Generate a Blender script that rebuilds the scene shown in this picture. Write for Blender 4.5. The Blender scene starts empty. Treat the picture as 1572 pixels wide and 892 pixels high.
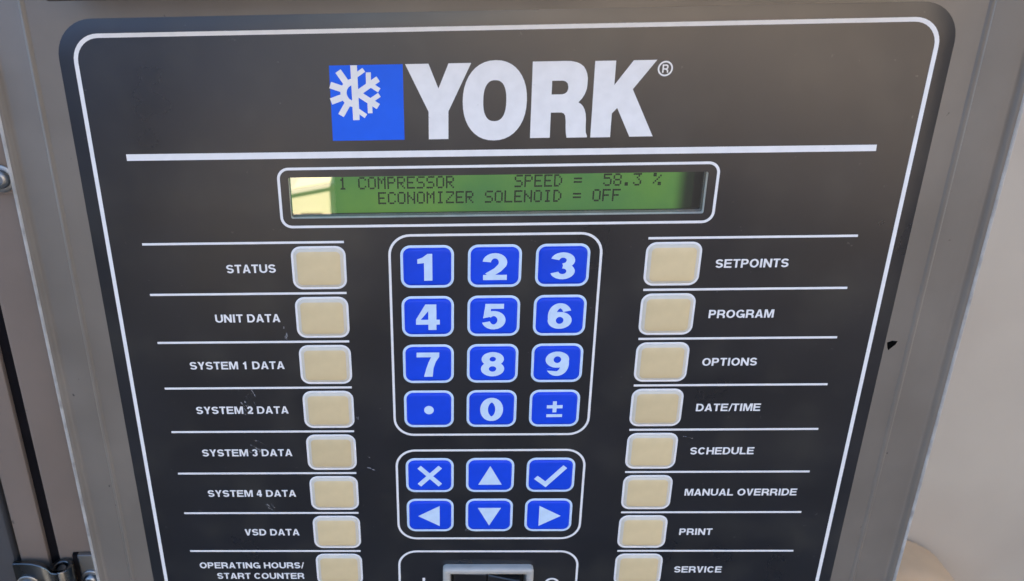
import bpy, bmesh, math, random
from mathutils import Vector, Matrix
from mathutils.geometry import tessellate_polygon

random.seed(4)
SC = bpy.context.scene
COL = SC.collection
ZP = 1.4                                   # height of the keypad's top row above the ground, metres

# ------------------------------------------------------------------ camera
# panel coordinates used for building: x right, y down, z into the panel, millimetres
def W(x, y, z=0.0):
    return Vector((x / 1000.0, z / 1000.0, ZP - y / 1000.0))
cam_data = bpy.data.cameras.new('camera')
cam = bpy.data.objects.new('camera', cam_data)
COL.objects.link(cam)
R3 = ((0.9994199, 0.02271034, 0.02537929), (-0.01031147, 0.91200891, -0.41004075), (-0.0324583, 0.40954118, 0.91171403))
def axis(v, s):
    return Vector((v[0], v[2], -v[1])) * s
ax, ay, az = axis(R3[0], 1), axis(R3[1], -1), axis(R3[2], -1)
loc = W(-18.866, -99.138, -238.195)
cam.matrix_world = Matrix(((ax.x, ay.x, az.x, loc.x), (ax.y, ay.y, az.y, loc.y), (ax.z, ay.z, az.z, loc.z), (0, 0, 0, 1)))
cam_data.sensor_width = 36.0
cam_data.lens = 30.44
cam_data.shift_x = 0.1063
cam_data.clip_start = 0.01
cam_data.clip_end = 500.0
cam_data.dof.use_dof = True
cam_data.dof.focus_distance = 0.262
cam_data.dof.aperture_fstop = 30.0
SC.camera = cam

# ------------------------------------------------------------------ daylight
SUN_EL, SUN_AZ = math.radians(52), math.radians(12)      # the sun stands behind the panel, its front is in open shade
world = bpy.data.worlds.new('World')
SC.world = world
world.use_nodes = True
wn = world.node_tree
sky = wn.nodes.new('ShaderNodeTexSky')
sky.sky_type = 'NISHITA'
sky.sun_disc = False
sky.sun_elevation = SUN_EL
sky.sun_rotation = SUN_AZ
sky.dust_density = 0.3
sky.ozone_density = 1.4
bg = wn.nodes['Background']
wn.links.new(sky.outputs[0], bg.inputs['Color'])
bg.inputs['Strength'].default_value = 0.12
sun_data = bpy.data.lights.new('sun', 'SUN')
sun_data.energy = 4.5
sun_data.angle = math.radians(0.5)
sun_data.color = (1.0, 0.93, 0.82)
sun = bpy.data.objects.new('sun', sun_data)
COL.objects.link(sun)
sd = Vector((math.sin(SUN_AZ) * math.cos(SUN_EL), math.cos(SUN_AZ) * math.cos(SUN_EL), math.sin(SUN_EL)))
sun.rotation_euler = sd.to_track_quat('Z', 'Y').to_euler()
sun.location = sd * 6
SC.view_settings.view_transform = 'Standard'
SC.view_settings.look = 'None'
SC.view_settings.gamma = 1.0
SC.view_settings.use_curve_mapping = False
SC.view_settings.exposure = 2.1
SC.cycles.use_denoising = True

# ------------------------------------------------------------------ materials
def mat(name, color, rough=0.5, metal=0.0, spec=0.5, var=0.0, scale=60.0, bump=0.0, bscale=900.0, rvar=0.0, color2=None, emit=0.0):
    m = bpy.data.materials.new(name)
    m.use_nodes = True
    nt = m.node_tree
    b = nt.nodes['Principled BSDF']
    b.inputs['Roughness'].default_value = rough
    b.inputs['Metallic'].default_value = metal
    b.inputs['Specular IOR Level'].default_value = spec
    tc = nt.nodes.new('ShaderNodeTexCoord')
    n = nt.nodes.new('ShaderNodeTexNoise')
    n.inputs['Scale'].default_value = scale
    n.inputs['Detail'].default_value = 6.0
    nt.links.new(tc.outputs['Object'], n.inputs['Vector'])
    r = nt.nodes.new('ShaderNodeValToRGB')
    r.color_ramp.elements[0].position = 0.32
    r.color_ramp.elements[1].position = 0.68
    c2 = color2 or tuple(min(1, c * (1 + var)) for c in color)
    r.color_ramp.elements[0].color = (*[c * (1 - var * 0.5) for c in color], 1)
    r.color_ramp.elements[1].color = (*c2, 1)
    nt.links.new(n.outputs['Fac'], r.inputs['Fac'])
    nt.links.new(r.outputs['Color'], b.inputs['Base Color'])
    if emit:
        nt.links.new(r.outputs['Color'], b.inputs['Emission Color'])
        b.inputs['Emission Strength'].default_value = emit
    if rvar:
        n3 = nt.nodes.new('ShaderNodeTexNoise')
        n3.inputs['Scale'].default_value = scale * 0.7
        n3.inputs['Detail'].default_value = 8.0
        nt.links.new(tc.outputs['Object'], n3.inputs['Vector'])
        mr = nt.nodes.new('ShaderNodeMapRange')
        mr.inputs['From Min'].default_value = 0.3
        mr.inputs['From Max'].default_value = 0.7
        mr.inputs['To Min'].default_value = max(0, rough - rvar)
        mr.inputs['To Max'].default_value = min(1, rough + rvar)
        nt.links.new(n3.outputs['Fac'], mr.inputs['Value'])
        nt.links.new(mr.outputs[0], b.inputs['Roughness'])
    if bump:
        n2 = nt.nodes.new('ShaderNodeTexNoise')
        n2.inputs['Scale'].default_value = bscale
        n2.inputs['Detail'].default_value = 3.0
        nt.links.new(tc.outputs['Object'], n2.inputs['Vector'])
        bp = nt.nodes.new('ShaderNodeBump')
        bp.inputs['Strength'].default_value = bump
        bp.inputs['Distance'].default_value = 0.0002
        nt.links.new(n2.outputs['Fac'], bp.inputs['Height'])
        nt.links.new(bp.outputs[0], b.inputs['Normal'])
    return m

M = {}
M['film'] = mat('black_film', (0.0120, 0.0130, 0.0165), 0.31, spec=0.80, var=0.2, scale=38, bump=0.03, bscale=2600, rvar=0.05)
M['ink'] = mat('white_ink', (0.81, 0.80, 0.785), 0.42, var=0.05, scale=300)
M['ink_blue'] = mat('pale_blue_ink', (0.58, 0.73, 0.90), 0.42, var=0.06, scale=400)
M['blue'] = mat('blue_key', (0.008, 0.062, 0.66), 0.42, spec=0.22, var=0.08, scale=150, bump=0.05, bscale=2200)
M['logo_blue'] = mat('logo_blue', (0.014, 0.122, 0.76), 0.42, spec=0.22, var=0.06, scale=120)
M['cream'] = mat('cream_key', (0.68, 0.54, 0.305), 0.42, spec=0.35, var=0.07, scale=140, bump=0.05, bscale=2200)
M['paint'] = mat('grey_paint', (0.172, 0.149, 0.122), 0.38, spec=0.6, var=0.16, scale=26, bump=0.12, bscale=700, rvar=0.08)
M['tan'] = mat('tan_paint', (0.18, 0.14, 0.112), 0.5, var=0.2, scale=18, bump=0.1, bscale=500)
M['dark_paint'] = mat('dark_paint', (0.055, 0.055, 0.058), 0.5, var=0.2, scale=20)
M['raw'] = mat('bare_edge', (0.60, 0.55, 0.48), 0.45, metal=0.0, var=0.2, scale=200)
M['black'] = mat('black_plastic', (0.008, 0.008, 0.009), 0.4, var=0.2, scale=90)
M['rocker'] = mat('black_rocker', (0.012, 0.012, 0.014), 0.28, spec=0.7, var=0.2, scale=90)
M['switch_grey'] = mat('grey_plastic', (0.43, 0.41, 0.37), 0.34, var=0.12, scale=160, bump=0.05)
M['rubber'] = mat('rubber', (0.006, 0.005, 0.006), 0.9, spec=0.12, var=0.3, scale=120)
M['top_shade_strip'] = mat('brown_black_shade', (0.030, 0.025, 0.020), 0.8, var=0.4, scale=120, bump=0.3, bscale=400)  # dark tone for the shaded band above the overlay
M['zinc'] = mat('zinc_steel', (0.30, 0.305, 0.305), 0.38, metal=1.0, var=0.15, scale=80, rvar=0.08)
M['dark_zinc'] = mat('dark_steel', (0.11, 0.115, 0.12), 0.30, metal=1.0, var=0.3, scale=70, rvar=0.08)
M['lcd'] = mat('lcd_green', (0.036, 0.135, 0.045), 0.5, var=0.25, scale=28, color2=(0.085, 0.190, 0.030), emit=0.42)
M['lcd_ink'] = mat('lcd_segment', (0.002, 0.009, 0.003), 0.5, var=0.2, scale=300)
M['wall'] = mat('beige_casing', (0.55, 0.475, 0.375), 0.6, spec=0.3, var=0.07, scale=7, bump=0.1, bscale=90)
M['brown'] = mat('brown_cover', (0.56, 0.365, 0.205), 0.7, spec=0.3, var=0.12, scale=22)
M['ground'] = mat('concrete', (0.28, 0.25, 0.21), 0.85, var=0.2, scale=3)
M['blocker_dark'] = mat('blocker_charcoal', (0.018, 0.018, 0.020), 0.6, var=0.2, scale=8)
M['buff'] = mat('cream_casing', (0.86, 0.72, 0.47), 0.6, var=0.06, scale=6)
M['brick_brown'] = mat('sand_wall', (0.74, 0.60, 0.48), 0.8, var=0.15, scale=3)
M['blue_reflector'] = mat('blue_reflector', (0.068, 0.125, 0.29), 0.7, var=0.15, scale=2)
M['scuff'] = mat('scuff_grey', (0.26, 0.26, 0.27), 0.6, var=0.5, scale=900)
M['rim'] = mat('grey_rim', (0.62, 0.57, 0.47), 0.45, var=0.05, scale=300)
M['worn'] = mat('worn_edge', (0.34, 0.325, 0.30), 0.45, var=0.35, scale=160, color2=(0.46, 0.44, 0.41))
M['chip'] = mat('bare_chip', (0.002, 0.002, 0.002), 1.0, spec=0.05, var=0.3, scale=900)

# the backlight fades out towards the right end of the screen
nt = M['lcd'].node_tree
b_ = nt.nodes['Principled BSDF']; ramp = nt.nodes['Color Ramp']
tc = nt.nodes.new('ShaderNodeTexCoord'); sp = nt.nodes.new('ShaderNodeSeparateXYZ'); mr = nt.nodes.new('ShaderNodeMapRange'); mm = nt.nodes.new('ShaderNodeMix')
mm.data_type = 'RGBA'
mr.interpolation_type = 'SMOOTHSTEP'
mr.inputs['From Min'].default_value = 0.0515; mr.inputs['From Max'].default_value = 0.0562
nt.links.new(tc.outputs['Object'], sp.inputs[0]); nt.links.new(sp.outputs['X'], mr.inputs['Value'])
nt.links.new(mr.outputs[0], mm.inputs['Factor']); nt.links.new(ramp.outputs['Color'], mm.inputs['A'])
mm.inputs['B'].default_value = (0.006, 0.012, 0.006, 1)
nt.links.new(mm.outputs['Result'], b_.inputs['Base Color']); nt.links.new(mm.outputs['Result'], b_.inputs['Emission Color'])

def specks(m, scale, lo, hi, color, amount):
    # scattered fine specks mixed over the base colour
    nt = m.node_tree
    b = nt.nodes['Principled BSDF']
    src = b.inputs['Base Color'].links[0].from_socket
    tc = nt.nodes.new('ShaderNodeTexCoord'); n = nt.nodes.new('ShaderNodeTexNoise'); mr = nt.nodes.new('ShaderNodeMapRange'); mm = nt.nodes.new('ShaderNodeMix')
    mm.data_type = 'RGBA'
    n.inputs['Scale'].default_value = scale; n.inputs['Detail'].default_value = 2.0
    mr.inputs['From Min'].default_value = lo; mr.inputs['From Max'].default_value = hi; mr.inputs['To Max'].default_value = amount
    nt.links.new(tc.outputs['Object'], n.inputs['Vector']); nt.links.new(n.outputs['Fac'], mr.inputs['Value'])
    nt.links.new(mr.outputs[0], mm.inputs['Factor']); nt.links.new(src, mm.inputs['A'])
    mm.inputs['B'].default_value = (*color, 1)
    nt.links.new(mm.outputs['Result'], b.inputs['Base Color'])
specks(M['film'], 460, .735, .79, (0.08, 0.08, 0.077), .7)       # dust
specks(M['film'], 55, .50, .78, (0.030, 0.030, 0.028), .8)      # wiped grime
specks(M['paint'], 300, .745, .775, (0.05, 0.045, 0.04), .9)      # pinholes in the paint
specks(M['paint'], 34, .48, .74, (0.15, 0.127, 0.102), .7)       # dirt
specks(M['worn'], 130, .56, .74, (0.13, 0.12, 0.105), .8)       # chipped spots
specks(M['tan'], 200, .73, .77, (0.06, 0.05, 0.04), .7)
specks(M['wall'], 9, .45, .75, (0.50, 0.42, 0.33), .8)
specks(M['cream'], 70, .55, .80, (0.56, 0.44, 0.26), .5)
specks(M['ink'], 800, .74, .80, (0.5, 0.49, 0.47), .4)
for nm in ('cream', 'blue'):                                     # every key a little different
    nt = M[nm].node_tree
    b = nt.nodes['Principled BSDF']
    src = b.inputs['Base Color'].links[0].from_socket
    oi = nt.nodes.new('ShaderNodeObjectInfo'); mr = nt.nodes.new('ShaderNodeMapRange'); hs = nt.nodes.new('ShaderNodeHueSaturation')
    mr.inputs['To Min'].default_value = 0.93; mr.inputs['To Max'].default_value = 1.05
    nt.links.new(oi.outputs['Random'], mr.inputs['Value']); nt.links.new(mr.outputs[0], hs.inputs['Value'])
    nt.links.new(src, hs.inputs['Color']); nt.links.new(hs.outputs[0], b.inputs['Base Color'])
nt = M['scuff'].node_tree                                        # scuffs break up
b = nt.nodes['Principled BSDF']
n = nt.nodes.new('ShaderNodeTexNoise'); n.inputs['Scale'].default_value = 900
mr = nt.nodes.new('ShaderNodeMapRange'); mr.inputs['From Min'].default_value = .40; mr.inputs['From Max'].default_value = .62; mr.inputs['To Max'].default_value = .75
tc = nt.nodes.new('ShaderNodeTexCoord')
nt.links.new(tc.outputs['Object'], n.inputs['Vector']); nt.links.new(n.outputs['Fac'], mr.inputs['Value']); nt.links.new(mr.outputs[0], b.inputs['Alpha'])

# clear cover of the display: thin, strongly mirroring sheet
mw = bpy.data.materials.new('display_cover')
mw.use_nodes = True
nt = mw.node_tree
nt.nodes.clear()
o_ = nt.nodes.new('ShaderNodeOutputMaterial')
mx = nt.nodes.new('ShaderNodeMixShader')
tr = nt.nodes.new('ShaderNodeBsdfTransparent')
gl = nt.nodes.new('ShaderNodeBsdfGlossy')
fr = nt.nodes.new('ShaderNodeFresnel')
tr.inputs['Color'].default_value = (0.93, 0.95, 0.93, 1)
gl.inputs['Roughness'].default_value = 0.012
fr.inputs['IOR'].default_value = 3.6
nt.links.new(fr.outputs[0], mx.inputs[0])
nt.links.new(tr.outputs[0], mx.inputs[1])
nt.links.new(gl.outputs[0], mx.inputs[2])
nt.links.new(mx.outputs[0], o_.inputs['Surface'])
M['cover'] = mw

# ------------------------------------------------------------------ mesh helpers
class MB:
    """collects faces in panel millimetres; build() links ONE mesh object"""
    def __init__(s):
        s.v, s.f = [], []
    def vert(s, x, y, z):
        s.v.append((x, y, z)); return len(s.v) - 1
    def face(s, *idx):
        s.f.append(idx)
    def plate(s, loops, zf, zb=None):
        """flat sheet with holes, front at zf (towards the viewer), back at zb"""
        vl = [[Vector((x, y, 0)) for x, y in l] for l in loops]
        tris = tessellate_polygon(vl)
        flat = [p for l in loops for p in l]
        base = len(s.v)
        for x, y in flat: s.v.append((x, y, zf))
        for t in tris: s.f.append(tuple(base + k for k in t))
        if zb is not None:
            b2 = len(s.v)
            for x, y in flat: s.v.append((x, y, zb))
            o = 0
            for l in loops:
                n = len(l)
                for i in range(n):
                    j = (i + 1) % n
                    s.f.append((base + o + i, base + o + j, b2 + o + j, b2 + o + i))
                o += n
    def rings(s, loops3, cap_last=True, cap_first=False, closed=True):
        """loops of equal length, skinned one to the next"""
        ids = [[s.vert(*p) for p in l] for l in loops3]
        n = len(ids[0])
        for a, b in zip(ids, ids[1:]):
            for i in range(n if closed else n - 1):
                j = (i + 1) % n
                s.f.append((a[i], a[j], b[j], b[i]))
        if cap_last: s.f.append(tuple(ids[-1]))
        if cap_first: s.f.append(tuple(reversed(ids[0])))
    def box(s, x0, x1, y0, y1, z0, z1, r=0.0):
        if r <= 0:
            a = [(x0, y0), (x1, y0), (x1, y1), (x0, y1)]
            s.rings([[(x, y, z1) for x, y in a], [(x, y, z0) for x, y in a]], True, True)
        else:
            L = lambda i, z: [(x, y, z) for x, y in rrect((x0 + x1) / 2, (y0 + y1) / 2, x1 - x0 - 2 * i, y1 - y0 - 2 * i, r * 1.5, 4)]
            s.rings([L(r, z1), L(0.3 * r, z1 - 0.3 * r), L(0, z1 - r), L(0, z0 + r), L(0.3 * r, z0 + 0.3 * r), L(r, z0)], True, True)
    def build(s, name, m, parent=None, smooth=None):
        me = bpy.data.meshes.new(name)
        org = parent_origin(parent)
        me.from_pydata([W(*p) - org for p in s.v], [], s.f)
        bm = bmesh.new(); bm.from_mesh(me)
        bmesh.ops.recalc_face_normals(bm, faces=bm.faces)
        bm.to_mesh(me); bm.free()
        if smooth:
            me.polygons.foreach_set('use_smooth', [True] * len(me.polygons))
            me.set_sharp_from_angle(angle=math.radians(smooth))
        me.materials.append(m)
        o = bpy.data.objects.new(name, me)
        COL.objects.link(o)
        if parent: o.parent = parent
        else: pass
        return o

ORG = {}
def parent_origin(p):
    while p is not None:
        if p.name in ORG: return ORG[p.name]
        p = p.parent
    return Vector((0, 0, 0))
def thing(name, loc, label, cat, group=None):
    o = bpy.data.objects.new(name, None)
    o.empty_display_size = 0.02
    o.location = loc
    COL.objects.link(o)
    ORG[o.name] = Vector(loc)
    o['label'] = label; o['category'] = cat
    if group: o['group'] = group
    return o

def arc(cx, cy, rx, ry, a0, a1, n):
    return [(cx + rx * math.cos(math.radians(a0 + (a1 - a0) * i / n)), cy + ry * math.sin(math.radians(a0 + (a1 - a0) * i / n))) for i in range(n + 1)]
def rrect(cx, cy, w, h, r, n=6):
    r = min(r, w / 2 - 1e-4, h / 2 - 1e-4)
    p = []
    for sx, sy, a in ((1, 1, 0), (-1, 1, 90), (-1, -1, 180), (1, -1, 270)):
        p += arc(cx + sx * (w / 2 - r), cy + sy * (h / 2 - r), r, r, a, a + 90, n)
    return p
def sellipse(cx, cy, rx, ry, e, n=40):
    p = []
    for i in range(n):
        t = 2 * math.pi * i / n
        c, s_ = math.cos(t), math.sin(t)
        p.append((cx + rx * math.copysign(abs(c) ** (2 / e), c), cy + ry * math.copysign(abs(s_) ** (2 / e), s_)))
    return p

# ------------------------------------------------------------------ lettering
# glyphs are drawn with an elliptical pen (wx, wy half widths) in a box of cap height 1, y up.
def stroke(pts, wx, wy, closed=False):
    P = [Vector((x / wx, y / wy)) for x, y in pts]
    n = len(P)
    A, B = [], []
    for i in range(n):
        if closed: d0, d1 = P[i] - P[i - 1], P[(i + 1) % n] - P[i]
        else:
            d0 = P[i] - P[i - 1] if i else P[1] - P[0]
            d1 = P[i + 1] - P[i] if i < n - 1 else P[-1] - P[-2]
        d0 = d0.normalized(); d1 = d1.normalized()
        n0, n1 = Vector((-d0.y, d0.x)), Vector((-d1.y, d1.x))
        m = (n0 + n1)
        m = m / max(0.35, m.dot(n0)) if m.length > 1e-6 else n0
        A.append(P[i] + m); B.append(P[i] - m)
    S = lambda L: [(p.x * wx, p.y * wy) for p in L]
    return [S(A), S(B)] if closed else [S(A) + S(reversed(B))]
def rect(x0, x1, y0, y1): return [[(x0, y0), (x1, y0), (x1, y1), (x0, y1)]]
ADV = dict(A=1.0, C=1.0, D=1.0, E=.93, G=1.08, H=1.0, I=.40, L=.85, M=1.16, N=1.0, O=1.08, P=.93, R=1.0, S=.93, T=.86, U=1.0, V=.93, Y=.93)
def glyph(c, wx, wy):
    """list of pieces (each a list of loops) and the advance"""
    if c == ' ': return [], .38
    if c == '/': return [[[(-.02, -.02), (.12, -.02), (.40, 1.02), (.26, 1.02)]]], .40
    w = ADV.get(c, .78) - .12
    s2 = 2 * wx; b2 = 2 * wy; h = w / 2
    top, bot = 1 - wy, wy
    if c == 'A': p = [[[(0, 0), (h - wx * 1.1, 1), (h + wx * 1.1, 1), (w, 0), (w - s2 * 1.1, 0), (h, .80), (s2 * 1.1, 0)]], rect(w * .22, w * .78, .2, .2 + b2)]
    elif c == 'V': p = [[[(0, 1), (s2 * 1.1, 1), (h, .24), (w - s2 * 1.1, 1), (w, 1), (h + wx * 1.1, 0), (h - wx * 1.1, 0)]]]
    elif c == 'Y': p = [[[(0, 1), (s2 * 1.12, 1), (h, .60), (w - s2 * 1.12, 1), (w, 1), (h + wx, .40), (h + wx, 0), (h - wx, 0), (h - wx, .40)]]]
    elif c == 'M': p = [[[(0, 0), (0, 1), (s2 * 1.4, 1), (h, .33), (w - s2 * 1.4, 1), (w, 1), (w, 0), (w - s2 * .92, 0), (w - s2 * .92, .74), (h + wx * .85, 0), (h - wx * .85, 0), (s2 * .92, .74), (s2 * .92, 0)]]]
    elif c == 'N': p = [[[(0, 0), (0, 1), (s2, 1), (w - s2, .36), (w - s2, 1), (w, 1), (w, 0), (w - s2, 0), (s2, .64), (s2, 0)]]]
    elif c == 'T': p = [rect(0, w, 1 - b2, 1), rect(h - wx, h + wx, 0, 1 - b2)]
    elif c == 'H': p = [rect(0, s2, 0, 1), rect(w - s2, w, 0, 1), rect(s2, w - s2, .5 - wy, .5 + wy)]
    elif c == 'E': p = [rect(0, s2, 0, 1), rect(s2, w, 0, b2), rect(s2, w, 1 - b2, 1), rect(s2, w * .93, .52 - wy, .52 + wy)]
    elif c == 'L': p = [rect(0, s2, 0, 1), rect(s2, w, 0, b2)]
    elif c == 'I': p = [rect(h - wx, h + wx, 0, 1)]
    elif c == 'U': p = [stroke([(wx, 1)] + arc(h, .36, h - wx, .36 - wy, 180, 360, 14) + [(w - wx, 1)], wx, wy)]
    elif c == 'O': p = [stroke(arc(h, .5, h - wx, .5 - wy, 0, 360, 30)[:-1], wx, wy, True)]
    elif c == 'C': p = [stroke(arc(h, .5, h - wx, .5 - wy, 38, 322, 24), wx, wy)]
    elif c == 'G': p = [stroke(arc(h, .5, h - wx, .5 - wy, 38, 335, 24), wx, wy), rect(w - s2 * .8, w, 0, .5), rect(h, w - s2 * .8, .5 - b2, .5)]
    elif c == 'D': p = [stroke([(wx, bot)] + arc(w * .48, .5, w * .52 - wx, .5 - wy, -90, 90, 14) + [(wx, top)], wx, wy, True)]
    elif c in 'PR':
        r = (top - .46) / 2
        p = [rect(0, s2, 0, 1), stroke([(s2, .46)] + arc(w * .60, .46 + r, w * .37 - wx, r, -90, 90, 12) + [(s2, top)], wx, wy)]
        if c == 'R': p.append(stroke([(w * .52, .44), (w * .70, .40), (w - wx * 1.15, .24), (w - wx * 1.05, 0)], wx, wy))
    elif c == 'S':
        r = (1 - 2 * wy) / 4
        p = [stroke(arc(h, top - r, h - wx, r, 18, 250, 14) + arc(h, bot + r, h - wx, r, 70, -162, 14), wx, wy)]
    elif c == '0': p = [stroke(arc(h, .5, h - wx, .5 - wy, 0, 360, 30)[:-1], wx, wy, True)]
    elif c == '1': p = [[[(h - wx * .6, 0), (h + s2 - wx * .6, 0), (h + s2 - wx * .6, 1), (h + s2 * .42 - wx * .6, 1), (h - wx * .9, .87), (h - wx * 2.2, .80), (h - wx * 2.2, .64), (h - wx * .6, .66)]]]
    elif c == '2':
        r = .25
        p = [stroke(arc(h, top - r, h - wx, r, 175, -25, 16) + [(w * .62, .38), (wx * 1.35, b2 * .9)], wx, wy), rect(0.02, w, 0, b2)]
    elif c == '3':
        r = (1 - 2 * wy) / 4
        p = [stroke(arc(h, top - r, h - wx * 1.06, r, 168, -88, 16), wx, wy), stroke(arc(h, bot + r, h - wx, r, 88, -168, 16), wx, wy)]
    elif c == '4':
        x0, x1 = w * .86 - s2, w * .86
        p = [[[(x0 - .08, 1), (x1, 1), (x1, .21 + b2), (w, .21 + b2), (w, .21), (x1, .21), (x1, 0), (x0, 0), (x0, .21), (0, .21), (0, .21 + b2 * 1.05)], [(x0, .74), (x0, .21 + b2), (w * .2, .21 + b2)]]]
    elif c == '5':
        r = .265
        p = [rect(w * .14, w * .92, 1 - b2, 1), [[(w * .14, 1 - b2 * .5), (w * .14 + s2 * .75, 1 - b2 * .5), (w * .08 + s2 * .8, .50), (w * .06, .44)]],
             stroke(arc(h, bot + r, h - wx, r, 142, -165, 20), wx, wy)]
    elif c in '69':
        r = .235
        p = [stroke(arc(h, bot + r, h - wx, r, 0, 360, 26)[:-1], wx, wy, True), stroke(arc(h, .5, h - wx, .5 - wy, 196, 28, 18), wx, wy)]
        if c == '9': p = [[[(w - x, 1 - y) for x, y in l] for l in q] for q in p]
    elif c == '7': p = [[[(0, 1), (w * .97, 1), (w * .97, 1 - b2 * .9), (w * .82, .62), (w * .72, .36), (w * .68, 0), (w * .68 - s2 * 1.1, 0), (w * .40, .32), (w * .50, .58), (w * .62, 1 - b2), (0, 1 - b2)]]]
    elif c == '8':
        rt = (1 - 2 * wy) * .24; rb = (1 - 2 * wy) / 2 - rt
        p = [stroke(arc(h, top - rt, h - wx * 1.14, rt, 0, 360, 24)[:-1], wx, wy, True), stroke(arc(h, bot + rb, h - wx, rb, 0, 360, 24)[:-1], wx, wy, True)]
    else: raise ValueError(c)
    return p, w + .12
def text_width(t, wx, wy): return sum(glyph(c, wx, wy)[1] for c in t) - .12
def put_text(mb, t, x, y, cap, zf, zb, wx=.108, wy=.088, align='L', sx=1.0):
    """baseline at y (mm), cap height cap (mm); overlapping strokes lie a few microns apart"""
    tw = text_width(t, wx, wy) * cap * sx
    x0 = x - tw if align == 'R' else x - tw / 2 if align == 'C' else x
    k = 0
    for c in t:
        ps, adv = glyph(c, wx, wy)
        for q in ps:
            mb.plate([[(x0 + u * cap * sx, y - v * cap) for u, v in l] for l in q], zf - 0.006 * (k % 4), zb)
            k += 1
        x0 += adv * cap * sx

# ------------------------------------------------------------------ setting
def tagged(o, label, cat, group=None):
    o['label'] = label; o['category'] = cat
    if group: o['group'] = group
    return o
def struct(o):
    o['kind'] = 'structure'; return o
def world_mesh(name, verts, faces, m, parent=None, smooth=None):
    me = bpy.data.meshes.new(name)
    org = parent_origin(parent)
    me.from_pydata([Vector(v) - org for v in verts], [], faces)
    bm = bmesh.new(); bm.from_mesh(me); bmesh.ops.recalc_face_normals(bm, faces=bm.faces); bm.to_mesh(me); bm.free()
    if smooth:
        me.polygons.foreach_set('use_smooth', [True] * len(me.polygons)); me.set_sharp_from_angle(angle=math.radians(smooth))
    me.materials.append(m)
    o = bpy.data.objects.new(name, me); COL.objects.link(o)
    if parent: o.parent = parent
    return o
def wbox(x0, x1, y0, y1, z0, z1):
    v = [(x, y, z) for x in (x0, x1) for y in (y0, y1) for z in (z0, z1)]
    f = [(0, 1, 3, 2), (4, 6, 7, 5), (0, 4, 5, 1), (2, 3, 7, 6), (0, 2, 6, 4), (1, 5, 7, 3)]
    return v, f

g = struct(world_mesh('ground', [(-300, -300, 0), (300, -300, 0), (300, 300, 0), (-300, 300, 0)], [(0, 1, 2, 3)], M['ground']))
g['label'] = 'grey concrete ground'
# the machine's pale casing behind the panel
v, f = wbox(-1.6, 2.6, 0.42, 1.4, 0.0, 2.5)
struct(world_mesh('wall', v, f, M['wall']))['label'] = 'plain pale beige casing wall, out of focus behind the right edge of the panel'
# brown rounded cover standing in front of the casing, low on the right
dome = []
sec = 40
for k, (rr_, yy) in enumerate(((1.0, 0.415), (1.0, 0.375), (0.97, 0.366), (0.90, 0.362))):
    dome.append([(0.395 + 0.082 * rr_ * math.cos(2 * math.pi * i / sec), yy, 0.868 + 0.082 * rr_ * math.sin(2 * math.pi * i / sec)) for i in range(sec)])
vv = [p for l in dome for p in l]
ff = [(a * sec + i, a * sec + (i + 1) % sec, (a + 1) * sec + (i + 1) % sec, (a + 1) * sec + i) for a in range(3) for i in range(sec)] + [tuple(range(3 * sec, 4 * sec))]
tagged(world_mesh('round_cover', vv, ff, M['brown'], None, 40), 'blurred brown rounded shape at the lower right, in front of the pale wall', 'cover')
# what shows only as reflections; the charcoal blocks are added to darken the panel
for x0, x1, zt, y0, lab in ((-6.0, -0.47, 1.31, -1.25, 'dark charcoal block added opposite, its reflection darkening the left of the panel'),
                            (-0.185, 0.70, 1.14, -1.20, 'dark charcoal block added opposite in place of a standing person, its reflection darkening the middle of the panel'),
                            (0.72, 2.4, 0.78, -1.30, 'low dark charcoal block added opposite, its reflection darkening the lower right of the panel'),
                            (2.75, 8.0, 3.2, -3.4, 'tall dark charcoal block added far to the right, reflected in the right margin of the panel')):
    v, f = wbox(x0, x1, -3.9 if zt > 2 else -1.9, y0, 0.0, zt)
    tagged(world_mesh('charcoal_blocker', v, f, M['blocker_dark']), lab, 'cabinet', 'dark blocks added opposite the panel')
v, f = wbox(-14.0, -0.9, -7.5, -6.5, 0.0, 2.9)  # unseen blue slab, added to tint the film's reflection
struct(world_mesh('wall', v, f, M['blue_reflector']))['label'] = 'muted blue slab added far opposite to give a bluish sheen on the upper left of the panel'
cc = thing('cream_cabinet', (-0.33, -1.6, 0), 'sunlit cream cabinet opposite, mirrored at the left end of the green display', 'cabinet')
v = [(-.46, -1.75, .90), (-.195, -1.75, .90), (-.195, -1.3, .90), (-.46, -1.3, .90), (-.46, -1.75, .975), (-.195, -1.75, 1.022), (-.195, -1.3, 1.022), (-.46, -1.3, .975)]
QUADS = [(0, 1, 2, 3), (4, 5, 6, 7), (0, 1, 5, 4), (2, 3, 7, 6), (1, 2, 6, 5), (0, 3, 7, 4)]
world_mesh('body', v, QUADS, M['buff'], cc)
v = [(-.46, -1.75, .976), (-.192, -1.75, 1.0235), (-.192, -1.292, 1.0235), (-.46, -1.292, .976), (-.46, -1.75, .982), (-.192, -1.75, 1.0295), (-.192, -1.292, 1.0295), (-.46, -1.292, .982)]
world_mesh('seam', v, QUADS, M['brick_brown'], cc)
v = [(-.274, -1.75, 1.0165), (-.195, -1.75, 1.03), (-.195, -1.30, 1.03), (-.274, -1.30, 1.0165), (-.225, -1.75, 1.10), (-.20, -1.75, 1.10), (-.20, -1.40, 1.10), (-.225, -1.40, 1.10)]
world_mesh('lid', v, QUADS, M['buff'], cc)
v, f = wbox(-.465, -.188, -1.755, -1.29, 0.0, .899)
world_mesh('base_blocker', v, f, M['blocker_dark'], cc)  # dark base added to keep cream reflections off the film
v, f = wbox(-.195, -.187, -1.75, -1.296, .90, 1.02)
world_mesh('dim_side', v, f, M['tan'], cc)  # darker slab stands in for the cabinet's dimmer side face
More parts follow.
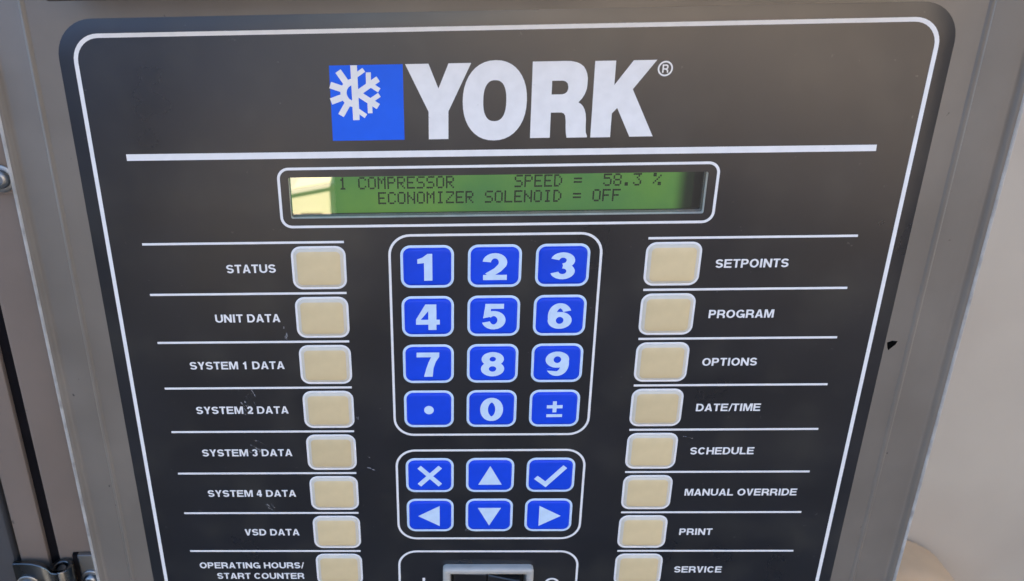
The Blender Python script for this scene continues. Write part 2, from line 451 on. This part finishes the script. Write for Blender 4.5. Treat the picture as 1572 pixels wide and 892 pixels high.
v, f = wbox(-.262, -.222, -1.3, -1.287, 0.962, 0.970)
world_mesh('handle', v, f, M['tan'], cc)
v, f = wbox(0.1, 2.74, -4.4, -4.0, 0.0, 3.4)
struct(world_mesh('wall', v, f, M['brick_brown']))['label'] = 'sand coloured wall opposite, seen as a warm sheen on the right of the panel'

# ------------------------------------------------------------------ enclosure left of the panel
enc = thing('enclosure', W(-170, 300, 20), 'tan painted steel enclosure side at the left edge, with gasket slot and zinc hinges', 'enclosure')
b = MB(); b.box(-159.6, -120, -220, 300, 14, 40, 0.6); b.build('jamb', M['tan'], enc, 40)
b = MB(); b.box(-163.9, -159.7, -220, 300, 15.2, 26); b.build('gasket', M['rubber'], enc)
b = MB(); b.box(-174.2, -163.4, -220, 300, 13.4, 40, .7); b.build('post', M['tan'], enc, 40)
b = MB(); b.box(-300, -175.6, -220, 300, 12.0, 40, 1.5); b.build('side_panel', M['dark_paint'], enc, 40)
b = MB(); b.box(-300, -120, -220, 300, 40.5, 400); b.build('housing', M['dark_paint'], enc)

def screw(parent, x, y, z, r, m):
    """pan head with a washer and a hexagon socket"""
    w_ = MB()
    c = lambda rr, zz, n=20: [(x + rr * math.cos(2 * math.pi * i / n), y + rr * math.sin(2 * math.pi * i / n), zz) for i in range(n)]
    w_.rings([c(r * 1.45, z), c(r * 1.45, z - .5), c(r * 1.36, z - .7), c(r * 1.02, z - .7), c(r * .98, z - 1.4), c(r * .86, z - 2.1), c(r * .55, z - 2.5), c(r * .48, z - 2.5), c(r * .40, z - 1.4)])
    return w_.build('screw', m, parent, 50)

# lower hinge: knuckle, pin, curled leaf on the left, flat leaf on the right
hz = 9.0
h_ = MB(); L_ = lambda r, y: [(-156.8 + r * math.cos(2 * math.pi * i / 28), y, hz + r * math.sin(2 * math.pi * i / 28)) for i in range(28)]
h_.rings([L_(2.2, 124.6), L_(2.3, 122.4), L_(2.6, 122.1), L_(3.8, 122.1), L_(4.1, 122.5), L_(4.1, 160), L_(3.8, 160.3)], True, False)
hinge = h_.build('hinge', M['dark_zinc'], enc, 40)
h_ = MB(); h_.rings([L_(1.9, 160), L_(1.9, 123.6), L_(1.5, 123.0)]); h_.build('pin', M['zinc'], hinge, 40)
h_ = MB()
prof = [(-175.5, 9.6), (-172, 9.6), (-168, 9.3), (-164.5, 8.3), (-161.5, 6.7), (-159.0, 4.75), (-156.8, 4.55)]
outer = [(x, y, z) for (x, z), y in zip(prof, (121.9, 121.8, 121.8, 121.9, 122.0, 122.1, 122.1))]
h_.rings([[(x, 160, z + 1.9) for x, y, z in outer], [(x, y + .2, z + 1.9) for x, y, z in outer], [(x, y, z + 1.5) for x, y, z in outer], [(x, y, z + .3) for x, y, z in outer], [(x, y + .3, z) for x, y, z in outer], [(x, 160, z) for x, y, z in outer]], False, False, False)
h_.build('leaf', M['dark_zinc'], hinge, 40)
h_ = MB(); h_.box(-153.6, -151.7, 119.9, 160, 12.2, 13.9); h_.build('gap_strip', M['rubber'], hinge)
h_ = MB(); h_.box(-151.6, -138, 119.6, 160, 11.6, 13.8, .4); h_.build('leaf', M['zinc'], hinge, 40)
screw(hinge, -170.9, 131.6, 9.4, 3.1, M['zinc'])
screw(hinge, -147.4, 130.6, 11.5, 2.9, M['zinc'])
# foot of the upper hinge leaf with its screw
h_ = MB(); h_.box(-175, -138, -90, -20.5, 11.4, 13.8, .4)
up = h_.build('hinge', M['tan'], enc, 40)
up['label'] = 'foot of the upper hinge leaf, painted tan'
screw(up, -148.4, -25.6, 11.3, 3.0, M['zinc'])

# ------------------------------------------------------------------ the control panel
cp = thing('control_panel', W(0, 165, 0), 'black membrane control panel in a grey painted steel bezel, with green display and keypad', 'control panel')
TOP, BOT, HW = -72.6, 160.0, 119.4
fr_ = MB()
prof = [(110, 0), (125.9, 0), (126.25, -.25), (126.6, -.52), (127.0, -.60), (127.4, -.42), (127.8, .05), (129, .35), (135.6, 1.15), (137.2, 1.3), (138.0, 1.2), (138.6, .75), (139.0, .3), (139.5, .05), (139.9, 0.0)]
prof_edge = [(139.9, .02), (140.1, -.25), (140.6, -.3), (141.0, 0.0), (141.15, .6), (141.15, 11.5), (139.6, 11.5), (139.6, 2.4)]
def ring(s, z):
    sh = 1.0 if s > 137 else 0.0
    e = s - HW
    return [(-s + sh, TOP - e, z), (s + sh, TOP - e, z), (s + sh, BOT + e, z), (-s + sh, BOT + e, z)]
fr_.rings([ring(s, z) for s, z in prof], False, False)
bezel = fr_.build('bezel', M['paint'], cp, 35)
we = MB(); we.rings([ring(s, z) for s, z in prof_edge], False, False); we.build('worn_edge', M['worn'], bezel, 35)
tl = MB(); tl.box(-112.0, 112, -82.5, -79.0, -20, 8, .6); tl.build('top_shade_strip', M['top_shade_strip'], bezel, 40)  # dark strip stands in for the shade along the top edge
# paint chip on the right strip
b = MB(); b.plate([[(120.0, 26.9), (121.4, 26.3), (123.1, 26.5), (122.7, 27.6), (121.6, 28.8), (120.9, 29.6), (120.4, 28.6)]], -.03, 0.1); b.build('paint_chip', M['chip'], bezel)

LX, LY0, LY1 = 59.4, -28.0, -15.6
film = MB()
SWX0, SWX1, SWY0, SWY1 = -14.0, 14.0, 114.9, 144.0
def shrink(l, c, k): return l
outl = lambda i: rrect(0, (TOP + BOT) / 2, 2 * HW - 2 * i, BOT - TOP - 2 * i, 10.5 - i, 10)
film.plate([outl(4.2), rrect(0, (LY0 + LY1) / 2, 2 * LX, LY1 - LY0, .5, 3), [(SWX0, SWY0), (SWX1, SWY0), (SWX1, SWY1), (SWX0, SWY1)]], -.40)
film.rings([[(x, y, -.40) for x, y in outl(4.2)], [(x, y, -.34) for x, y in outl(2.8)], [(x, y, -.20) for x, y in outl(1.2)], [(x, y, -.06) for x, y in outl(0)], [(x, y, 0.02) for x, y in outl(0)]], False)
overlay = film.build('overlay', M['film'], cp, 30)

ZI, ZJ = -.45, -.39                      # ink front and back
def ink(name, loops, parent=cp, m=None, zf=ZI, zb=ZJ):
    b = MB(); b.plate(loops, zf, zb); return b.build(name, m or M['ink'], parent)
def outline(name, cx, cy, w, h, r, t, parent=cp):
    return ink(name, [rrect(cx, cy, w + t, h + t, r + t / 2, 9), rrect(cx, cy, w - t, h - t, r - t / 2, 9)], parent)
outline('border_line', 0, (-68.2 + 155.6) / 2, 229.4, 155.6 + 68.2, 7.0, 1.15)
ink('divider_bar', [[(-105, -35.55), (104.5, -35.0), (104.6, -33.2), (-105, -33.65)]])

# logo: blue square with a snowflake that is half cog, then the four letters
sq = ink('logo_square', [[(-45.9, -59.2), (-25.95, -59.2), (-25.9, -38.5), (-45.95, -38.5)]], cp, M['logo_blue'])
fl = MB()
def seg(a, b_, w, k): fl.plate(stroke([a, b_], w / 2, w / 2), -.49 - .004 * k, -.44)
fl.plate([[(-40.1, -59.15), (-38.3, -59.15), (-38.2, -44.25), (-40.0, -44.25)]], -.485, -.44)
for k, (a, b_, w) in enumerate([((-43.5, -57.7), (-41.35, -54.4), 1.75), ((-45.85, -54.0), (-42.2, -52.7), 1.8), ((-45.85, -49.5), (-42.1, -50.8), 1.8), ((-43.3, -45.6), (-41.2, -49.0), 1.75),
        ((-38.9, -51.3), (-32.7, -55.4), 1.65), ((-35.4, -53.6), (-35.3, -57.2), 1.35), ((-35.6, -54.4), (-32.5, -52.3), 1.3),
        ((-38.9, -51.9), (-32.9, -47.9), 1.65), ((-35.6, -49.1), (-32.5, -51.1), 1.3), ((-35.2, -49.6), (-35.2, -46.1), 1.3),
        ((-39.2, -56.1), (-36.5, -57.9), 1.25), ((-39.0, -47.2), (-36.4, -45.3), 1.25)]):
    seg(a, b_, w, k + 1)
fl.plate(stroke(arc(-39.3, -51.75, 3.0, 3.05, 80, 280, 22), .85, .85), -.545, -.44)
fl.build('snowflake', M['ink'], sq)
Yp = [(-25.3, -59.2), (-19.0, -59.2), (-16.35, -52.5), (-13.6, -59.2), (-7.5, -59.2), (-13.65, -46.2), (-13.65, -38.5), (-19.1, -38.5), (-19.1, -46.2)]
Ro = [(9.0, -59.25), (17.4, -59.25), (19.2, -59.2), (20.8, -58.85), (21.8, -58.4), (22.7, -57.7), (23.3, -56.8), (23.7, -55.8), (23.95, -54.6), (23.95, -53.0), (23.85, -51.7), (23.4, -50.3), (22.7, -49.1), (21.8, -48.1), (22.6, -47.6), (23.2, -46.9), (23.65, -46.0), (23.95, -45.0), (24.15, -43.4), (24.2, -41.2), (24.3, -39.8), (24.7, -38.8), (24.7, -38.35), (19.1, -38.35), (18.85, -39.6), (18.7, -41.2), (18.6, -43.2), (18.4, -44.5), (18.0, -45.1), (17.3, -45.4), (14.45, -45.4), (14.45, -38.4), (9.0, -38.4)]
Rh = [(14.4, -54.05), (17.3, -54.05), (18.1, -53.8), (18.6, -53.3), (18.85, -52.4), (18.85, -51.8), (18.55, -51.0), (18.0, -50.55), (17.3, -50.35), (14.4, -50.35)]
Kp = [(25.65, -59.1), (31.2, -59.1), (31.2, -52.6), (35.9, -59.1), (42.1, -59.1), (36.25, -51.4), (42.8, -38.35), (36.4, -38.35), (32.45, -46.4), (31.1, -44.9), (31.1, -38.3), (25.65, -38.3)]
for nm, l in (('Y', [Yp]), ('O', [sellipse(-.98, -48.85, 8.75, 10.95, 2.18), sellipse(-.98, -48.9, 3.15, 5.6, 2.45)]), ('R', [Ro, Rh]), ('K', [Kp])):
    o = ink('logo_letter', l); o['label'] = 'large white letter ' + nm
rg = MB(); rg.plate([sellipse(44.45, -56.75, 2.02, 2.05, 2, 28), sellipse(44.45, -56.75, 1.58, 1.6, 2, 28)], ZI, ZJ)
put_text(rg, 'R', 44.5, -55.65, 2.2, ZI, ZJ, .10, .085, 'C', .85)
rg.build('registered_mark', M['ink'], cp)

# display
outline('outline', 0, -21.8, 124.4, 17.5, 3.0, .78)
ce = MB()
eo = lambda i, z: [(x, y, z) for x, y in rrect(0, (LY0 + LY1) / 2, 2 * LX + 2 * i, LY1 - LY0 + 2 * i, .5, 3)]
ce.rings([eo(0, -.38), eo(0, 1.30), eo(.3, 1.42), eo(.8, 1.5)], False)
disp = ce.build('display', M['raw'], cp)
d = MB(); d.rings([eo(.8, 1.52), eo(.6, 6.4), eo(-8, 6.4)], False); d.build('display_shroud', M['black'], disp)
d = MB(); d.box(-60.5, 57.6, -28.6, -15.0, 6.0, 7.0); scr = d.build('screen', M['lcd'], disp)
d = MB(); d.plate([[(-LX - .3, LY0 - .3), (LX + .3, LY0 - .3), (LX + .3, LY1 + .3), (-LX - .3, LY1 + .3)]], 1.46); dw = d.build('display_window', M['cover'], disp)
if dw.data.polygons[0].normal.y > 0: dw.data.flip_normals()   # the cover faces the viewer
FONT = {'A': '0E11111F111111', 'C': '0E11101010110E', 'O': '0E11111111110E', 'M': '111B1515111111', 'P': '1E11111E101010', 'R': '1E11111E141211', 'E': '1F10101E10101F', 'S': '0F10100E01011E',
        'D': '1C12111111121C', 'N': '11111915131111', 'I': '0E04040404040E', 'Z': '1F01020408101F', 'L': '1010101010101F', 'F': '1F10101E101010', '=': '00001F001F0000', '1': '040C040404040E',
        '5': '1F101E0101110E', '8': '0E11110E11110E', '3': '1F02040201110E', '.': '00000000000C0C', '%': '18190204081303'}
ROW = [{4: '1', 6: 'COMPRESSOR', 22: 'SPEED', 28: '=', 31: '58.3', 36: '%'}, {8: 'ECONOMIZER', 19: 'SOLENOID', 28: '=', 30: 'OFF'}]
PX, PY = 2.86 / 6, .535
for r_, y0 in ((0, -25.93), (1, -21.27)):
    tb = MB()
    for c0, wd in ROW[r_].items():
        for i, ch in enumerate(wd):
            hx = FONT[ch]
            for ry in range(7):
                bits = int(hx[2 * ry:2 * ry + 2], 16)
                for cx_ in range(5):
                    if bits >> (4 - cx_) & 1:
                        x = -57.15 + (c0 + i) * 2.86 + cx_ * PX; y = y0 + ry * PY
                        tb.plate([[(x, y), (x + PX * .96, y), (x + PX * .96, y + PY * .96), (x, y + PY * .96)]], 5.97, 6.0)
    o = tb.build('display_text', M['lcd_ink'], scr)
    o['kind'] = 'stuff'
    o['label'] = ('dark green line reading 1 COMPRESSOR SPEED = 58.3 %', 'dark green line reading ECONOMIZER SOLENOID = OFF')[r_]

# keypad boxes
outline('outline', 0, 24.6, 62.2, 69.2, 6.2, .75)
outline('outline', 0, 83.45, 61.8, 36.3, 6.2, .75)
outline('outline', 0, 129.3, 62.2, 44.0, 6.2, .75)

KW, KH = 15.9, 13.7
def key_mesh(w, h, steps, name):
    k = MB()
    k.rings([[(x, y, z) for x, y in rrect(0, 0, w - 2 * i, h - 2 * i, max(.5, 3.0 - i), 6)] for i, z in steps])
    me_o = k.build(name, M['blue'], None, 40)
    me = me_o.data; bpy.data.objects.remove(me_o)
    me.transform(Matrix.Translation((0, 0, -ZP)))
    return me
blue_me = key_mesh(KW, KH, [(.62, -.41), (.70, -.46), (.95, -.47), (1.15, -.72), (1.45, -.86), (1.9, -.90)], 'key')
cream_me = key_mesh(16.3, 13.9, [(1.3, -.41), (1.5, -.86), (1.75, -.95), (2.2, -1.02), (2.9, -1.10), (3.8, -1.14)], 'key')
cream_me.materials.clear(); cream_me.materials.append(M['cream'])
def ring_mesh(w, h, t, m):
    b = MB()
    R_ = lambda i, z: [(x, y, z) for x, y in rrect(0, 0, w - 2 * i, h - 2 * i, 3.0 - i, 7)]
    b.rings([R_(0, -.39), R_(.02, -.46), R_(.12, -.50), R_(t - .1, -.50), R_(t, -.44)], False)
    o = b.build('key_border', m, None, 40); me = o.data; bpy.data.objects.remove(o)
    me.transform(Matrix.Translation((0, 0, -ZP)))
    return me
def rim_mesh(w, h, i0, i1, m):
    b = MB()
    R_ = lambda i, z: [(x, y, z) for x, y in rrect(0, 0, w - 2 * i, h - 2 * i, 3.0 - i, 7)]
    b.rings([R_(i0, -.45), R_(i0 + .15, -.60), R_((i0 + i1) / 2, -.80), R_(i1, -.93)], False)
    o = b.build('key_rim', m, None, 50); me = o.data; bpy.data.objects.remove(o)
    me.transform(Matrix.Translation((0, 0, -ZP)))
    return me
rimm = rim_mesh(16.3, 13.9, .70, 1.62, M['rim'])
bring, cring = ring_mesh(KW, KH, .86, M['ink_blue']), ring_mesh(16.3, 13.9, .72, M['ink'])
def local(me, name, parent, x, y):
    o = bpy.data.objects.new(name, me); COL.objects.link(o); o.parent = parent
    return o
def key(x, y, kind, label):
    o = bpy.data.objects.new('key', blue_me if kind == 'blue' else cream_me)
    COL.objects.link(o); o.parent = cp; o.location = W(x, y, 0) - ORG[cp.name]
    o['label'] = label
    ORG[o.name] = W(x, y, 0)
    q = bpy.data.objects.new('key_border', bring if kind == 'blue' else cring); COL.objects.link(q); q.parent = o
    if kind != 'blue':
        q = bpy.data.objects.new('key_rim', rimm); COL.objects.link(q); q.parent = o
    return o
U = 16.471
ZS0, ZS1 = -.96, -.90
def sym(k, loops_list):
    b = MB()
    for i, l in enumerate(loops_list): b.plate(l, ZS0 - .005 * i, ZS1)
    return b.build('symbol', M['ink_blue'], k)
rows = ['123', '456', '789', '.0±']
for r_ in range(4):
    for c_ in range(3):
        ch = rows[r_][c_]; x, y = 20 * (c_ - 1), U * r_
        k = key(x, y, 'blue', {'.': 'blue key marked with a dot', '±': 'blue key marked plus-minus'}.get(ch, 'blue key marked ' + ch))
        if ch == '.': sym(k, [[sellipse(x, y + .1, 1.55, 1.55, 2, 24)]])
        elif ch == '±': sym(k, [rect(x - .62, x + .62, y - 2.9, y + 1.2), rect(x - 2.5, x + 2.5, y - 1.45, y - .3), rect(x - 2.5, x + 2.5, y + 1.9, y + 2.95)])
        else:
            b = MB(); put_text(b, ch, x + (-.2 if ch == '1' else 0), y + 4.3, 8.6, ZS0, ZS1, .112, .096, 'C', 1.28); b.build('symbol', M['ink_blue'], k)
AY = 75.196
for r_, marks in enumerate((('cross', 'up', 'check'), ('left', 'down', 'right'))):
    for c_, mk in enumerate(marks):
        x, y = 20 * (c_ - 1), AY + U * r_
        k = key(x, y, 'blue', 'blue key marked with ' + {'cross': 'a cross', 'check': 'a check mark'}.get(mk, 'an arrow pointing ' + mk))
        if mk == 'cross': l = [stroke([(x - 3.5, y - 3.6), (x + 3.5, y + 3.6)], .8, .8), stroke([(x - 3.5, y + 3.6), (x + 3.5, y - 3.6)], .8, .8)]
        elif mk == 'check': l = [stroke([(x - 4.9, y + .6), (x - 1.6, y + 3.4), (x + 4.6, y - 3.6)], .85, .85)]
        elif mk == 'up': l = [[[(x, y - 4.0), (x + 3.9, y + 3.5), (x - 3.9, y + 3.5)]]]
        elif mk == 'down': l = [[[(x, y + 4.0), (x - 3.9, y - 3.4), (x + 3.9, y - 3.4)]]]
        elif mk == 'left': l = [[[(x - 4.1, y), (x + 3.2, y - 4.2), (x + 3.2, y + 4.2)]]]
        else: l = [[[(x + 4.1, y), (x - 3.2, y - 4.2), (x - 3.2, y + 4.2)]]]
        sym(k, l)

LEFT = ['STATUS', 'UNIT DATA', 'SYSTEM 1 DATA', 'SYSTEM 2 DATA', 'SYSTEM 3 DATA', 'SYSTEM 4 DATA', 'VSD DATA', ('OPERATING HOURS/', 'START COUNTER')]
RIGHT = ['SETPOINTS', 'PROGRAM', 'OPTIONS', 'DATE/TIME', 'SCHEDULE', 'MANUAL OVERRIDE', 'PRINT', 'SERVICE']
CAP = 2.72
for i in range(8):
    y = U * i
    for s, names in ((-1, LEFT), (1, RIGHT)):
        t = names[i]
        ts = ' '.join(t) if isinstance(t, tuple) else t
        key(52.27 * s, y, 'cream', 'cream key beside the lettering ' + ts)
        yl = y - 8.19
        xs = sorted((s * 44.45, s * 104.43))
        ink('divider_line', [rect(xs[0], xs[1], yl - .36, yl + .36)[0]])
        b = MB()
        if isinstance(t, tuple):
            put_text(b, t[0], -65.0, y - .45, CAP * .97, ZI, ZJ, align='R')
            put_text(b, t[1], -65.0, y + 4.35, CAP * .97, ZI, ZJ, align='R')
        elif s < 0: put_text(b, t, -65.3, y + 1.4, CAP, ZI, ZJ, align='R')
        else: put_text(b, t, 64.8, y + 1.4, CAP, ZI, ZJ)
        b.build('lettering', M['ink'], cp)['label'] = 'white lettering ' + ts

# rocker switch: raised grey frame, two sloping black halves, I and O printed beside it
sw = MB()
S_ = lambda i, z: [(x, y, z) for x, y in rrect(0, 129.5, 31.6 - 2 * i, 33.0 - 2 * i, max(.35, 1.5 - i), 5)]
sw.rings([S_(0, -.39), S_(0, -2.0), S_(.25, -2.7), S_(.8, -3.1), S_(1.7, -3.1), S_(2.4, -2.7), S_(2.75, -1.6), S_(3.0, 1.5)], False)
swo = sw.build('rocker_switch', M['switch_grey'], cp, 40)
for s in (-1, 1):
    rk = MB()
    x0, x1 = (-12.0, -.25) if s < 0 else (.05, 11.0)
    za, zb_ = (-.6, -1.2) if s < 0 else (-1.6, -4.6)
    pts = [(x0, 116.9), (x1, 116.9), (x1, 142.0), (x0, 142.0)]
    zz = [za, zb_, zb_, za]
    ins = [(x0 + .3, 117.3), (x1 - .3, 117.3), (x1 - .3, 141.6), (x0 + .3, 141.6)]
    rk.rings([[(x, y, 1.4) for x, y in pts], [(x, y, z + .3) for (x, y), z in zip(pts, zz)], [(x, y, z) for (x, y), z in zip(ins, zz)]])
    rk.build('rocker', M['rocker'], swo)
rk = MB(); rk.plate([[(-13.2, 115.8), (13.2, 115.8), (13.2, 143), (-13.2, 143)]], 1.45); rk.build('switch_well', M['black'], swo)
ink('switch_mark', rect(-23.0, -22.1, 119.2, 124.6), cp)['label'] = 'white printed I'
ink('switch_mark', [sellipse(22.6, 122.0, 2.6, 2.8, 2.2, 30), sellipse(22.6, 122.0, 1.85, 2.05, 2.2, 30)], cp)['label'] = 'white printed O'

# fine scuffs on the film: bundles of short broken hairlines
rs = random.Random(11)
for (x0, y0, x1, y1, n, sp) in ((-64.5, 18.6, -63.5, 24.6, 6, .45), (-65.6, 23.8, -62.2, 24.6, 3, .5), (-41.6, 71.5, -37.8, 73.3, 3, .25), (-40.6, 67.0, -38.7, 68.8, 2, .2), (-43.8, 50.3, -42.8, 53.8, 2, .15),
                                (-78.4, 42.2, -76.6, 46.5, 9, 1.2), (-79.8, 47.0, -77.0, 51.0, 7, 1.0), (-79.0, 62.5, -75.0, 65.5, 8, 1.1), (-76.0, 86.0, -73.5, 89.5, 7, 1.0), (62.0, 60.0, 66.0, 61.0, 3, .6), (-8.0, 96.0, -7.2, 99.0, 4, .6)):
    b = MB()
    for k in range(n):
        dx, dy = rs.gauss(0, sp), rs.gauss(0, sp)
        t0, t1 = sorted((rs.uniform(0, .7), rs.uniform(.3, 1)))
        if t1 - t0 < .2: t1 = t0 + .25
        P = [(x0 + (x1 - x0) * t + dx + rs.gauss(0, .10), y0 + (y1 - y0) * t + dy + rs.gauss(0, .10)) for t in (t0, (t0 + t1) / 2, t1)]
        w_ = rs.uniform(.05, .15)
        b.plate(stroke(P, w_, w_), -.408 - .002 * k, -.40)
    b.build('scuff', M['scuff'], overlay)
